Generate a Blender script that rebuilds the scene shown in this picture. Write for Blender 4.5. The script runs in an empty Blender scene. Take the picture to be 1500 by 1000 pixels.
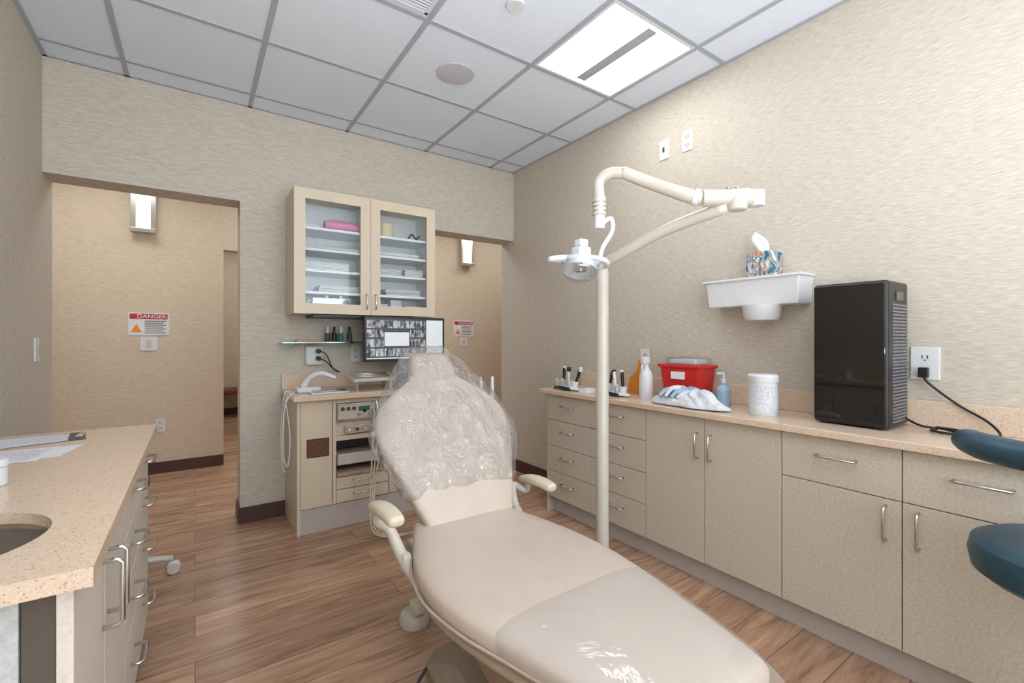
import bpy, math, random
from mathutils import Vector, Matrix
random.seed(4)
S=bpy.context.scene
COL=S.collection
def lin(c):
    r=[]
    for v in c[:3]:
        v=v/255.0
        r.append(v/12.92 if v<=0.04045 else ((v+0.055)/1.055)**2.4)
    return (r[0],r[1],r[2],1.0)
# ------------------------------------------------------------ materials
def newmat(name):
    m=bpy.data.materials.new(name); m.use_nodes=True
    nt=m.node_tree; b=nt.nodes['Principled BSDF']
    return m,nt,b
def P(name,col,rough=.5,metal=0,var=0,vscale=40,bump=0,bscale=60,vec=(1,1,1),col2=None,emit=0,coat=0):
    m,nt,b=newmat(name)
    c=lin(col)
    b.inputs['Base Color'].default_value=c
    b.inputs['Roughness'].default_value=rough
    b.inputs['Metallic'].default_value=metal
    if coat: b.inputs['Coat Weight'].default_value=coat
    tc=nt.nodes.new('ShaderNodeTexCoord'); mp=nt.nodes.new('ShaderNodeMapping')
    mp.inputs['Scale'].default_value=vec
    nt.links.new(tc.outputs['Object'],mp.inputs['Vector'])
    if var or col2:
        n=nt.nodes.new('ShaderNodeTexNoise'); n.inputs['Scale'].default_value=vscale; n.inputs['Detail'].default_value=4
        nt.links.new(mp.outputs[0],n.inputs['Vector'])
        r=nt.nodes.new('ShaderNodeValToRGB')
        if col2: d=lin(col2)
        else: d=tuple(max(0,x*(1-var)) for x in c[:3])+(1,)
        r.color_ramp.elements[0].position=.35; r.color_ramp.elements[1].position=.62
        r.color_ramp.elements[0].color=d; r.color_ramp.elements[1].color=c
        nt.links.new(n.outputs['Fac'],r.inputs[0]); nt.links.new(r.outputs[0],b.inputs['Base Color'])
    if bump:
        n2=nt.nodes.new('ShaderNodeTexNoise'); n2.inputs['Scale'].default_value=bscale; n2.inputs['Detail'].default_value=3
        nt.links.new(mp.outputs[0],n2.inputs['Vector'])
        bp=nt.nodes.new('ShaderNodeBump'); bp.inputs['Strength'].default_value=bump; bp.inputs['Distance'].default_value=.01
        nt.links.new(n2.outputs['Fac'],bp.inputs['Height']); nt.links.new(bp.outputs[0],b.inputs['Normal'])
    if emit:
        b.inputs['Emission Color'].default_value=c; b.inputs['Emission Strength'].default_value=emit
    return m
def emis(name,col,s):
    m=bpy.data.materials.new(name); m.use_nodes=True; nt=m.node_tree
    nt.nodes.remove(nt.nodes['Principled BSDF'])
    e=nt.nodes.new('ShaderNodeEmission'); e.inputs[0].default_value=lin(col); e.inputs[1].default_value=s
    nt.links.new(e.outputs[0],nt.nodes['Material Output'].inputs[0]); return m
def wallmat(name,c1,c2):
    m,nt,b=newmat(name); L=nt.links.new
    tc=nt.nodes.new('ShaderNodeTexCoord')
    def noise(sc,det,scale):
        mp=nt.nodes.new('ShaderNodeMapping'); mp.inputs['Scale'].default_value=sc
        L(tc.outputs['Object'],mp.inputs['Vector'])
        n=nt.nodes.new('ShaderNodeTexNoise'); n.inputs['Scale'].default_value=scale; n.inputs['Detail'].default_value=det
        n.inputs['Roughness'].default_value=.6
        L(mp.outputs[0],n.inputs['Vector']); return n
    n1=noise((12,12,150),3,2.0); n2=noise((1,1,1.5),2,1.2)
    mx=nt.nodes.new('ShaderNodeMath'); mx.operation='MULTIPLY_ADD'; mx.inputs[1].default_value=.03
    L(n2.outputs['Fac'],mx.inputs[0]); L(n1.outputs['Fac'],mx.inputs[2])
    r=nt.nodes.new('ShaderNodeValToRGB'); r.color_ramp.elements[0].position=.30; r.color_ramp.elements[1].position=.74
    r.color_ramp.elements[0].color=lin(c2); r.color_ramp.elements[1].color=lin(c1)
    L(mx.outputs[0],r.inputs[0]); L(r.outputs[0],b.inputs['Base Color'])
    bp=nt.nodes.new('ShaderNodeBump'); bp.inputs['Strength'].default_value=.08; bp.inputs['Distance'].default_value=.003
    L(n1.outputs['Fac'],bp.inputs['Height']); L(bp.outputs[0],b.inputs['Normal'])
    b.inputs['Roughness'].default_value=.65
    return m
def floormat():
    m,nt,b=newmat('wood_plank_floor'); L=nt.links.new
    tc=nt.nodes.new('ShaderNodeTexCoord')
    br=nt.nodes.new('ShaderNodeTexBrick'); br.offset=.37; br.offset_frequency=2
    br.inputs['Scale'].default_value=1; br.inputs['Brick Width'].default_value=1.25; br.inputs['Row Height'].default_value=.17
    br.inputs['Mortar Size'].default_value=.0014; br.inputs['Mortar Smooth'].default_value=.2
    br.inputs['Color1'].default_value=(0,0,0,1); br.inputs['Color2'].default_value=(1,1,1,1); br.inputs['Mortar'].default_value=(.5,.5,.5,1)
    L(tc.outputs['Object'],br.inputs['Vector'])
    mp=nt.nodes.new('ShaderNodeMapping'); mp.inputs['Scale'].default_value=(1.0,8,1)
    ad=nt.nodes.new('ShaderNodeVectorMath'); ad.operation='MULTIPLY_ADD'
    ad.inputs[1].default_value=(7,3,5)
    L(br.outputs['Color'],ad.inputs[0]); L(tc.outputs['Object'],ad.inputs[2]); L(ad.outputs[0],mp.inputs['Vector'])
    n=nt.nodes.new('ShaderNodeTexNoise'); n.inputs['Scale'].default_value=2.2; n.inputs['Detail'].default_value=9; n.inputs['Roughness'].default_value=.6; n.inputs['Distortion'].default_value=1.2
    L(mp.outputs[0],n.inputs['Vector'])
    r=nt.nodes.new('ShaderNodeValToRGB'); e=r.color_ramp.elements
    e[0].position=.25; e[0].color=lin((128,95,74)); e[1].position=.75; e[1].color=lin((206,172,143))
    x=r.color_ramp.elements.new(.5); x.color=lin((180,141,114))
    L(n.outputs['Fac'],r.inputs[0])
    mr=nt.nodes.new('ShaderNodeMapRange'); mr.inputs['To Min'].default_value=.78; mr.inputs['To Max'].default_value=1.1
    L(br.outputs['Color'],mr.inputs[0])
    mu=nt.nodes.new('ShaderNodeVectorMath'); mu.operation='SCALE'
    L(r.outputs[0],mu.inputs[0]); L(mr.outputs[0],mu.inputs['Scale'])
    mx=nt.nodes.new('ShaderNodeMix'); mx.data_type='RGBA'
    L(br.outputs['Fac'],mx.inputs[0]); L(mu.outputs[0],mx.inputs[6]); mx.inputs[7].default_value=lin((104,78,62))
    L(mx.outputs[2],b.inputs['Base Color'])
    b.inputs['Roughness'].default_value=.26
    bp=nt.nodes.new('ShaderNodeBump'); bp.inputs['Strength'].default_value=.12; bp.inputs['Distance'].default_value=.003
    L(n.outputs['Fac'],bp.inputs['Height']); L(bp.outputs[0],b.inputs['Normal'])
    return m
def stonemat(name,base,dark,light):
    m,nt,b=newmat(name); L=nt.links.new
    tc=nt.nodes.new('ShaderNodeTexCoord')
    v=nt.nodes.new('ShaderNodeTexVoronoi'); v.inputs['Scale'].default_value=400
    L(tc.outputs['Object'],v.inputs['Vector'])
    sp=nt.nodes.new('ShaderNodeSeparateColor'); L(v.outputs['Color'],sp.inputs[0])
    r=nt.nodes.new('ShaderNodeValToRGB'); r.color_ramp.interpolation='LINEAR'
    e=r.color_ramp.elements; e[0].position=.0; e[0].color=lin(dark); e[1].position=1; e[1].color=lin(light)
    for p,c in ((.03,dark),(.10,base),(.86,base)):
        q=r.color_ramp.elements.new(p); q.color=lin(c)
    L(sp.outputs[0],r.inputs[0])
    L(r.outputs[0],b.inputs['Base Color']); b.inputs['Roughness'].default_value=.22
    return m
def clearmat(name,tint=(1,1,1),gloss=.12,rough=.08,diff=0,bump=0,bscale=20,highlight_streak=0,sscale=(1,1,1),smin=.55,sn=3.2,gmax=.45):
    m=bpy.data.materials.new(name); m.use_nodes=True; nt=m.node_tree; L=nt.links.new
    nt.nodes.remove(nt.nodes['Principled BSDF'])
    t=nt.nodes.new('ShaderNodeBsdfTransparent'); t.inputs[0].default_value=tint+(1,)
    g=nt.nodes.new('ShaderNodeBsdfGlossy'); g.inputs['Roughness'].default_value=rough
    lw=nt.nodes.new('ShaderNodeLayerWeight'); lw.inputs[0].default_value=.25
    mr=nt.nodes.new('ShaderNodeMapRange'); mr.inputs['To Min'].default_value=gloss; mr.inputs['To Max'].default_value=min(1,gloss+gmax)
    L(lw.outputs['Fresnel'],mr.inputs[0])
    mx=nt.nodes.new('ShaderNodeMixShader'); L(mr.outputs[0],mx.inputs[0]); L(t.outputs[0],mx.inputs[1]); L(g.outputs[0],mx.inputs[2])
    out=mx
    tc=nt.nodes.new('ShaderNodeTexCoord')
    if bump:
        n=nt.nodes.new('ShaderNodeTexNoise'); n.inputs['Scale'].default_value=bscale; n.inputs['Detail'].default_value=3; n.inputs['Distortion'].default_value=2.5
        L(tc.outputs['Object'],n.inputs['Vector'])
        bp=nt.nodes.new('ShaderNodeBump'); bp.inputs['Strength'].default_value=bump; bp.inputs['Distance'].default_value=.03
        L(n.outputs['Fac'],bp.inputs['Height']); L(bp.outputs[0],g.inputs['Normal']); L(bp.outputs[0],lw.inputs['Normal'])
    if diff or highlight_streak:
        d=nt.nodes.new('ShaderNodeBsdfDiffuse'); d.inputs[0].default_value=(.95,.95,.95,1)
        m2=nt.nodes.new('ShaderNodeMixShader'); m2.inputs[0].default_value=diff
        if highlight_streak:  # painted highlights: white diffuse streaks mixed over the clear film
            mp=nt.nodes.new('ShaderNodeMapping'); mp.inputs['Scale'].default_value=sscale
            L(tc.outputs['Object'],mp.inputs[0])
            n=nt.nodes.new('ShaderNodeTexNoise'); n.noise_type='RIDGED_MULTIFRACTAL'; n.inputs['Scale'].default_value=sn; n.inputs['Detail'].default_value=3; n.inputs['Distortion'].default_value=.8
            L(mp.outputs[0],n.inputs['Vector'])
            rr=nt.nodes.new('ShaderNodeMapRange'); rr.inputs['From Min'].default_value=smin; rr.inputs['From Max'].default_value=1.15
            rr.inputs['To Min'].default_value=diff; rr.inputs['To Max'].default_value=highlight_streak
            L(n.outputs['Fac'],rr.inputs[0]); L(rr.outputs[0],m2.inputs[0])
        L(mx.outputs[0],m2.inputs[1]); L(d.outputs[0],m2.inputs[2]); out=m2
    L(out.outputs[0],nt.nodes['Material Output'].inputs[0])
    return m
M={}
M['wall']=wallmat('grasscloth_wallpaper',(214,207,194),(180,170,154))
M['wallhall']=wallmat('grasscloth_wallpaper_hall',(226,211,188),(196,179,154))
M['floor']=floormat()
M['tile']=P('ceiling_tile_white',(228,236,247),.9,var=.05,vscale=160,bump=.2,bscale=220)
M['grid']=P('ceiling_tbar_grey',(172,177,186),.6,var=.05)
M['speaker']=P('speaker_grille',(200,198,205),.6,var=.1,vscale=400)
M['base']=P('baseboard_dark_brown',(76,46,38),.45,var=.15)
M['stone']=stonemat('quartz_countertop',(216,193,170),(182,152,128),(226,209,192))
M['cab']=P('cabinet_speckle_laminate',(204,194,178),.42,col2=(190,179,162),vscale=110)
M['cabl']=P('cabinet_light_laminate',(220,212,202),.35,col2=(210,201,189),vscale=110)
M['cabm']=P('cabinet_maple_laminate',(214,199,176),.45,var=.06,vscale=8,vec=(1,1,.15))
M['cabgrey']=P('cabinet_grey_end',(196,198,197),.4,col2=(178,181,181),vscale=110)
M['kick']=P('toe_kick_grey',(188,180,174),.45,var=.05)
M['gap']=P('cabinet_gap_dark',(90,81,72),.8,var=.1)
M['metal']=P('brushed_nickel',(205,203,200),.25,1,var=.05,vscale=90)
M['steel']=P('stainless_sink',(165,160,152),.28,1,var=.08,vscale=30)
M['white']=P('white_plastic',(220,221,223),.35,var=.03)
M['offw']=P('ivory_enamel',(198,191,180),.3,var=.03,coat=.3)
M['cream']=P('cream_armrest',(210,200,176),.4,var=.04)
M['vinyl']=P('chair_vinyl_taupe',(199,184,170),.36,var=.04,vscale=12,bump=.05,bscale=300)
M['seam']=P('chair_piping',(176,160,144),.45,var=.05)
M['shell']=P('chair_shell_taupe',(166,148,130),.4,var=.04)
M['basep']=P('chair_base_taupe',(150,135,118),.45,var=.05)
M['plastic']=clearmat('clear_plastic_cover',(.99,.99,.99),.11,.09,.05,1.0,16,highlight_streak=.62,sscale=(2.6,1,1.4),smin=.72,sn=6.0)  # film highlights partly painted in as white streaks
M['plasticf']=clearmat('clear_plastic_foot',(1,1,1),.07,.08,.09,.35,5,highlight_streak=.28,sscale=(2,.8,1),gmax=.3)  # sheen on the foot cover partly painted as pale streaks
M['glass']=clearmat('cabinet_glass',(.96,.98,.98),.02,.02)
M['shield']=clearmat('lamp_shield',(.93,.95,.96),.16,.05,.05)
M['gshelf']=clearmat('glass_shelf_green',(.6,.85,.75),.15,.05)
M['black']=P('black_plastic',(24,24,26),.35,var=.1)
M['gblack']=P('gloss_black',(10,9,10),.04,var=.1,coat=.5)
M['dgrey']=P('dark_grey',(70,70,72),.5,var=.1)
M['mesh']=P('grille_grey',(132,132,136),.4,var=.1)
M['red']=P('sharps_red',(208,40,38),.3,var=.08)
M['amber']=P('amber_shield',(206,122,34),.2,var=.1)
M['blue']=P('towel_blue',(168,194,216),.85,var=.15,vscale=60,bump=.5,bscale=120)
M['linen']=P('towel_white',(216,219,225),.85,var=.08,bump=.7,bscale=50)
M['teal']=P('teal_vinyl',(38,72,88),.38,var=.15,bump=.08,bscale=200)
M['pink']=P('pink_pack',(236,134,178),.5,var=.1)
M['tan']=P('tan_container',(226,206,164),.5,var=.08)
M['paper']=P('paper_white',(230,231,233),.7,var=.03)
M['print']=P('printed_text',(224,225,229),.7,col2=(188,189,198),vscale=150)
M['signred']=P('sign_red',(190,32,36),.5,var=.05)
M['signorg']=P('sign_orange',(240,150,40),.5,var=.05)
M['lens']=emis('light_lens',(254,254,255),9.5)
M['sconce']=emis('sconce_diffuser',(255,242,218),2.2)
M['green']=P('green_label',(46,112,84),.4,var=.1)
M['brown']=P('brown_vent',(124,80,54),.5,var=.1)
M['bench']=P('bench_brown',(120,62,42),.5,var=.1)
M['int']=P('cabinet_interior_white',(240,242,244),.5,var=.02)
def xray():
    m,nt,b=newmat('xray_image'); L=nt.links.new
    tc=nt.nodes.new('ShaderNodeTexCoord'); n=nt.nodes.new('ShaderNodeTexNoise'); n.inputs['Scale'].default_value=45; n.inputs['Detail'].default_value=2
    mp=nt.nodes.new('ShaderNodeMapping'); mp.inputs['Scale'].default_value=(1.3,1,.5)
    L(tc.outputs['Object'],mp.inputs[0]); L(mp.outputs[0],n.inputs['Vector'])
    r=nt.nodes.new('ShaderNodeValToRGB'); r.color_ramp.elements[0].position=.38; r.color_ramp.elements[1].position=.62
    r.color_ramp.elements[0].color=(.03,.03,.03,1); r.color_ramp.elements[1].color=(.6,.62,.65,1)
    L(n.outputs['Fac'],r.inputs[0]); L(r.outputs[0],b.inputs['Emission Color']); b.inputs['Emission Strength'].default_value=.9
    b.inputs['Base Color'].default_value=(.01,.01,.01,1); return m
M['xray']=xray()
M['scrdark']=P('screen_dark',(62,66,72),.3,emit=.4,var=.1)
M['scrlight']=P('screen_light',(205,210,215),.3,emit=.4,var=.02)
def tissue():
    m,nt,b=newmat('tissue_box_print'); L=nt.links.new
    tc=nt.nodes.new('ShaderNodeTexCoord'); n=nt.nodes.new('ShaderNodeTexNoise'); n.inputs['Scale'].default_value=11; n.inputs['Detail'].default_value=0; n.inputs['Distortion'].default_value=2.2
    mp=nt.nodes.new('ShaderNodeMapping'); mp.inputs['Rotation'].default_value=(.8,0,0); mp.inputs['Scale'].default_value=(1,2.2,.9)
    L(tc.outputs['Object'],mp.inputs[0]); L(mp.outputs[0],n.inputs['Vector'])
    r=nt.nodes.new('ShaderNodeValToRGB'); r.color_ramp.interpolation='CONSTANT'; e=r.color_ramp.elements
    e[0].position=0; e[0].color=lin((48,104,128)); e[1].position=.44; e[1].color=lin((200,112,54))
    for p,c in ((.34,(120,170,190)),(.41,(190,212,220)),(.53,(226,176,110)),(.57,(62,120,142)),(.65,(204,216,220))):
        q=e.new(p); q.color=lin(c)
    L(n.outputs['Fac'],r.inputs[0]); L(r.outputs[0],b.inputs['Base Color']); b.inputs['Roughness'].default_value=.6
    return m
M['tissue']=tissue()
# ------------------------------------------------------------ geometry helpers
def grp(name):
    e=bpy.data.objects.new(name,None); e.empty_display_size=.1; COL.objects.link(e); return e
def mk(name,verts,faces,mat,parent=None,smooth=False,sub=0,bevel=0,seg=2):
    me=bpy.data.meshes.new(name); me.from_pydata([tuple(v) for v in verts],[],faces); me.update()
    o=bpy.data.objects.new(name,me); COL.objects.link(o)
    if mat: me.materials.append(M[mat] if isinstance(mat,str) else mat)
    if parent: o.parent=parent
    if smooth:
        for p in me.polygons: p.use_smooth=True
    if bevel:
        b=o.modifiers.new('Bevel','BEVEL'); b.width=bevel; b.segments=seg; b.limit_method='ANGLE'; b.angle_limit=.6
        if seg>2:
            for p in me.polygons: p.use_smooth=True
            w=o.modifiers.new('WN','WEIGHTED_NORMAL')
    if sub:
        s=o.modifiers.new('Sub','SUBSURF'); s.levels=sub; s.render_levels=sub
    import bmesh
    bm=bmesh.new(); bm.from_mesh(me); bmesh.ops.recalc_face_normals(bm,faces=bm.faces); bm.to_mesh(me); bm.free()
    return o
def boxvf(x0,x1,y0,y1,z0,z1,off=0):
    v=[(x0,y0,z0),(x1,y0,z0),(x1,y1,z0),(x0,y1,z0),(x0,y0,z1),(x1,y0,z1),(x1,y1,z1),(x0,y1,z1)]
    f=[(0,3,2,1),(4,5,6,7),(0,1,5,4),(1,2,6,5),(2,3,7,6),(3,0,4,7)]
    return v,[tuple(i+off for i in q) for q in f]
def box(name,x0,x1,y0,y1,z0,z1,mat,parent=None,bevel=0,seg=2):
    v,f=boxvf(x0,x1,y0,y1,z0,z1); return mk(name,v,f,mat,parent,bevel=bevel,seg=seg)
def boxes(name,lst,mat,parent=None,bevel=0):
    V=[];F=[]
    for b in lst:
        v,f=boxvf(*b,off=len(V)); V+=v;F+=f
    return mk(name,V,F,mat,parent,bevel=bevel)
def cr(pts,n=8):
    pts=[Vector(p) for p in pts]
    if len(pts)<3: return pts
    P_=[pts[0]*2-pts[1]]+pts+[pts[-1]*2-pts[-2]]
    out=[]
    for i in range(1,len(P_)-2):
        a,b,c,d=P_[i-1:i+3]
        for k in range(n):
            t=k/n
            out.append(.5*((2*b)+(c-a)*t+(2*a-5*b+4*c-d)*t*t+(3*b-a-3*c+d)*t**3))
    out.append(pts[-1]); return out
def sweep(name,pts,r,mat,parent=None,n=12,smooth=8,flat=1.0,up=None):
    path=cr(pts,smooth) if smooth else [Vector(p) for p in pts]
    if isinstance(r,(list,tuple)):
        m=len(path)-1; k=len(r)-1
        R=[]
        for i in range(m+1):
            t=i/m*k; j=min(int(t),k-1); R.append(r[j]+(r[j+1]-r[j])*(t-j))
    else: R=[r]*len(path)
    V=[];F=[]; prev=None
    for i,p in enumerate(path):
        t=(path[min(i+1,len(path)-1)]-path[max(i-1,0)]).normalized()
        if prev is None:
            u=Vector(up) if up else (Vector((0,0,1)) if abs(t.z)<.9 else Vector((1,0,0)))
        else: u=prev
        u=(u-t*u.dot(t)).normalized(); prev=u; w=t.cross(u)
        for k in range(n):
            a=2*math.pi*k/n
            V.append(p+u*math.cos(a)*R[i]*flat+w*math.sin(a)*R[i])
    for i in range(len(path)-1):
        for k in range(n):
            F.append((i*n+k,i*n+(k+1)%n,(i+1)*n+(k+1)%n,(i+1)*n+k))
    F.append(tuple(range(n))[::-1]); F.append(tuple((len(path)-1)*n+k for k in range(n)))
    o=mk(name,V,F,mat,parent,smooth=True)
    return o
def lathe(name,prof,loc,mat,parent=None,n=36,axis=(0,0,1),closed=False):
    ax=Vector(axis).normalized(); q=Vector((0,0,1)).rotation_difference(ax)
    V=[];F=[]
    for r,z in prof:
        for k in range(n):
            a=2*math.pi*k/n
            V.append(Vector(loc)+q@Vector((r*math.cos(a),r*math.sin(a),z)))
    m=len(prof)
    for i in range(m-1):
        for k in range(n):
            F.append((i*n+k,i*n+(k+1)%n,(i+1)*n+(k+1)%n,(i+1)*n+k))
    if not closed:
        F.append(tuple(range(n))[::-1]); F.append(tuple((m-1)*n+k for k in range(n)))
    o=mk(name,V,F,mat,parent,smooth=True)
    e=o.modifiers.new('ES','EDGE_SPLIT'); e.split_angle=.7
    return o
def cyl(name,loc,r,h,mat,parent=None,axis=(0,0,1),n=28):
    b=min(r,h)*.12
    return lathe(name,[(r-b,0),(r,b),(r,h-b),(r-b,h)],loc,mat,parent,n,axis)
def sring(c,wax,nax,hw,ht,N=36,e=3.2):
    out=[]
    for k in range(N):
        a=2*math.pi*k/N; ca,sa=math.cos(a),math.sin(a)
        x=math.copysign(abs(ca)**(2/e),ca)*hw; y=math.copysign(abs(sa)**(2/e),sa)*ht
        out.append(Vector(c)+wax*x+nax*y)
    return out
def pad(name,st,mat,parent,N=36,e=3.0,sub=1,wax=Vector((1,0,0)),round_=True,jit=0,fn=None,endr=1.1):
    C=[Vector(s[0]) for s in st]
    rings=[]
    for i,s in enumerate(st):
        t=(C[min(i+1,len(C)-1)]-C[max(i-1,0)]).normalized()
        nax=wax.cross(t).normalized()
        if nax.z<0: nax=-nax
        if round_ and i==0:
            for k,(sc,of) in enumerate(((.45,1.0),(.8,.72),(.94,.35))):
                rings.append(sring(C[0]-t*of*s[2],wax,nax,s[1]-s[2]*(1-sc)*endr,s[2]*sc,N,e))
        R=sring(C[i],wax,nax,s[1],s[2],N,e)
        rings.append(R)
        if round_ and i==len(st)-1:
            for k,(sc,of) in enumerate(((.94,.35),(.8,.72),(.45,1.0))):
                rings.append(sring(C[i]+t*of*s[2],wax,nax,s[1]-s[2]*(1-sc)*endr,s[2]*sc,N,e))
    V=[];F=[]
    for R in rings:
        for v in R:
            if jit: v=v+Vector((random.uniform(-jit,jit),random.uniform(-jit,jit),random.uniform(-jit,jit)))
            if fn: v=fn(v)
            V.append(v)
    for i in range(len(rings)-1):
        for k in range(N):
            F.append((i*N+k,i*N+(k+1)%N,(i+1)*N+(k+1)%N,(i+1)*N+k))
    F.append(tuple(range(N))[::-1]); F.append(tuple((len(rings)-1)*N+k for k in range(N)))
    return mk(name,V,F,mat,parent,smooth=True,sub=sub)
# ------------------------------------------------------------ ROOM
XL,XR,YB,YB2,ZC=-.664,2.38,3.40,3.60,2.69
YR=-1.7; YH=5.07; ZS=2.07
box('floor',-3.2,5.6,-1.9,8.8,-.1,0,'floor')
box('ceiling',-3.2,5.6,-1.9,8.8,ZC,ZC+.1,'tile')
box('wall_left',XL-.12,XL,YR,YB2,0,ZC,'wall')
box('wall_right',XR,XR+.12,YR,YB2,0,ZC,'wall')
boxes('wall_back',[(XL,XR,YB,YB2,ZS,ZC),(.237,1.60,YB,YB2,0,ZS)],'wall')
WX0,WX1,WZ0,WZ1=-.45,2.2,.5,2.5
boxes('wall_rear',[(XL-.12,XR+.12,YR-.12,YR,0,WZ0),(XL-.12,XR+.12,YR-.12,YR,WZ1,ZC),(XL-.12,WX0,YR-.12,YR,WZ0,WZ1),(WX1,XR+.12,YR-.12,YR,WZ0,WZ1)],'wall')
w=grp('window_1')
boxes('frame',[(WX0,WX1,YR-.1,YR-.04,WZ0,WZ0+.05),(WX0,WX1,YR-.1,YR-.04,WZ1-.05,WZ1),(WX0,WX0+.05,YR-.1,YR-.04,WZ0+.05,WZ1-.05),(WX1-.05,WX1,YR-.1,YR-.04,WZ0+.05,WZ1-.05),(.85,.90,YR-.1,YR-.04,WZ0+.05,WZ1-.05)],'white',w)
boxes('wall_hall_far',[(-3.1,.22,YH,YH+.12,0,ZC),(.22,1.25,YH,YH+.12,2.02,ZC),(1.25,5.5,YH,YH+.12,0,ZC)],'wallhall')
box('wall_hall_near_left',-3.1,XL-.12,YB2-.12,YB2,0,ZC,'wallhall')
box('wall_hall_near_right',XR+.12,5.5,YB2-.12,YB2,0,ZC,'wallhall')
box('wall_hall_end_left',-3.2,-3.1,YB2-.12,YH+.12,0,ZC,'wallhall')
box('wall_hall_end_right',5.5,5.6,YB2-.12,YH+.12,0,ZC,'wallhall')
boxes('wall_beyond',[(-.6,2.6,8.4,8.5,0,ZC),(-.7,-.6,YH+.12,8.5,0,ZC),(2.6,2.7,YH+.12,8.5,0,ZC)],'wallhall')
box('baseboard_hall_left',-3.1,.22,YH-.012,YH,0,.10,'base')
box('baseboard_hall_right',1.25,5.5,YH-.012,YH,0,.10,'base')
box('baseboard_beyond',-.6,2.6,8.388,8.4,0,.10,'base')
boxes('baseboard_back',[(.225,.498,YB-.012,YB,0,.10),(.225,.237,YB,YB2,0,.10),(1.43,1.612,YB-.012,YB,0,.10),(1.6,1.612,YB,YB2,0,.10)],'base')
box('baseboard_right',XR-.012,XR,2.46,YB2,0,.10,'base')
box('baseboard_left',XL,XL+.012,2.36,YB2,0,.10,'base')
gx=[-.32+.6115*i for i in range(5)]; gy=[3.215-.6115*i for i in range(9)]
L_=[]
for x in gx: L_.append((x-.012,x+.012,YR,YB,ZC-.006,ZC+.002))
for y in gy:
    if y>YR: L_.append((XL,XR,y-.012,y+.012,ZC-.0055,ZC+.002))
L_+= [(XL,XL+.02,YR,YB,ZC-.006,ZC),(XR-.02,XR,YR,YB,ZC-.006,ZC),(XL,XR,YB-.02,YB,ZC-.006,ZC)]
boxes('trim_1',L_,'grid')
def troffer(cx,cy,s=.588):
    g=grp('ceiling_light'); h=s/2; z=ZC-.007; f=.016
    boxes('housing',[(cx-h,cx+h,cy-h,cy-h+f,z,ZC),(cx-h,cx+h,cy+h-f,cy+h,z,ZC),(cx-h,cx-h+f,cy-h+f,cy+h-f,z,ZC),(cx+h-f,cx+h,cy-h+f,cy+h-f,z,ZC)],'white',g)
    boxes('center_bar',[(cx-.033,cx+.033,cy-h+.03,cy+h-.05,z-.006,ZC)],'grid',g)
    boxes('lens',[(cx-h+f,cx-.033,cy-h+f,cy+h-f,z+.002,ZC-.001),(cx+.033,cx+h-f,cy-h+f,cy+h-f,z+.002,ZC-.001),
      (cx-.033,cx+.033,cy-h+f,cy-h+.03,z+.002,ZC-.001),(cx-.033,cx+.033,cy+h-.05,cy+h-f,z+.002,ZC-.001)],'lens',g)
troffer(1.8205,1.6865); troffer(.5975,-.148)  # first is the visible fixture; second, behind the camera, is added for brightness
for x in (-1.9,-.6,.7,2.0,3.3): troffer(x,4.3)  # unseen fixtures, added to light the enclosed hall
troffer(.3,6.2); troffer(1.2,6.2); troffer(.6,7.5)  # unseen fixtures, added to brighten the space past the doorway
g=grp('ceiling_speaker'); lathe('grille',[(.0,0),(.095,0),(.105,-.004),(.105,-.010),(.09,-.012),(.0,-.012)],(1.21,2.3,ZC),'speaker',g,closed=True)
g=grp('ceiling_sprinkler'); cyl('cap',(1.18,1.67,ZC-.015),.04,.015,'white',g)
g=grp('ceiling_air_vent')
boxes('vent_frame',[(.55,.88,1.70,1.715,ZC-.01,ZC),(.55,.88,1.94,1.955,ZC-.01,ZC),(.55,.565,1.70,1.955,ZC-.01,ZC),(.865,.88,1.70,1.955,ZC-.01,ZC)],'white',g)
boxes('vent_back',[(.565,.865,1.715,1.94,ZC-.002,ZC-.001)],'mesh',g)
boxes('slats',[(.565,.865,1.725+.018*i,1.733+.018*i,ZC-.007,ZC-.003) for i in range(12)],'tile',g)
for (x,y) in ((2.22,1.86),(2.17,2.12)):
    lathe('ceiling_cover_plate',[(.0,0),(.07,0),(.075,-.003),(.0,-.004)],(x,y,ZC),'tile',closed=True)
def sconce(x):
    g=grp('wall_sconce'); y=YH
    box('backplate',x-.085,x+.085,y-.03,y,2.10,2.47,'metal',g,.004)
    box('diffuser',x-.045,x+.045,y-.10,y-.03,2.13,2.47,'sconce',g,.01)
    boxes('bands',[(x-.085,x+.085,y-.105,y-.03,2.09,2.125),(x-.085,x-.047,y-.06,y-.03,2.12,2.47),(x+.047,x+.085,y-.06,y-.03,2.12,2.47)],'metal',g,.003)
sconce(-.365); sconce(2.80)
def text(name,body,loc,size,mat,parent,rot=(math.pi/2,0,0)):
    c=bpy.data.curves.new(name,'FONT'); c.body=body; c.size=size; c.align_x='CENTER'; c.align_y='CENTER'; c.extrude=.0005
    o=bpy.data.objects.new(name,c); COL.objects.link(o); o.location=loc; o.rotation_euler=rot
    c.materials.append(M[mat]); o.parent=parent; return o
def sign(x):
    g=grp('danger_sign'); y=YH; w=.14
    box('panel',x-w,x+w,y-.005,y,1.215,1.41,'paper',g)
    box('header',x-w+.01,x+w-.01,y-.0065,y-.005,1.355,1.40,'signred',g)
    text('danger_text','DANGER',(x+.02,y-.008,1.377),.05,'paper',g)
    mk('triangle',[(x-.125,y-.0065,1.24),(x-.045,y-.0065,1.24),(x-.085,y-.0065,1.31)],[(0,1,2)],'signorg',g)
    boxes('lines',[(x-.03,x+.12-.02*(i%2),y-.0065,y-.005,1.335-.017*i,1.341-.017*i) for i in range(7)],'dgrey',g)
sign(-.33); sign(2.78)
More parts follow.
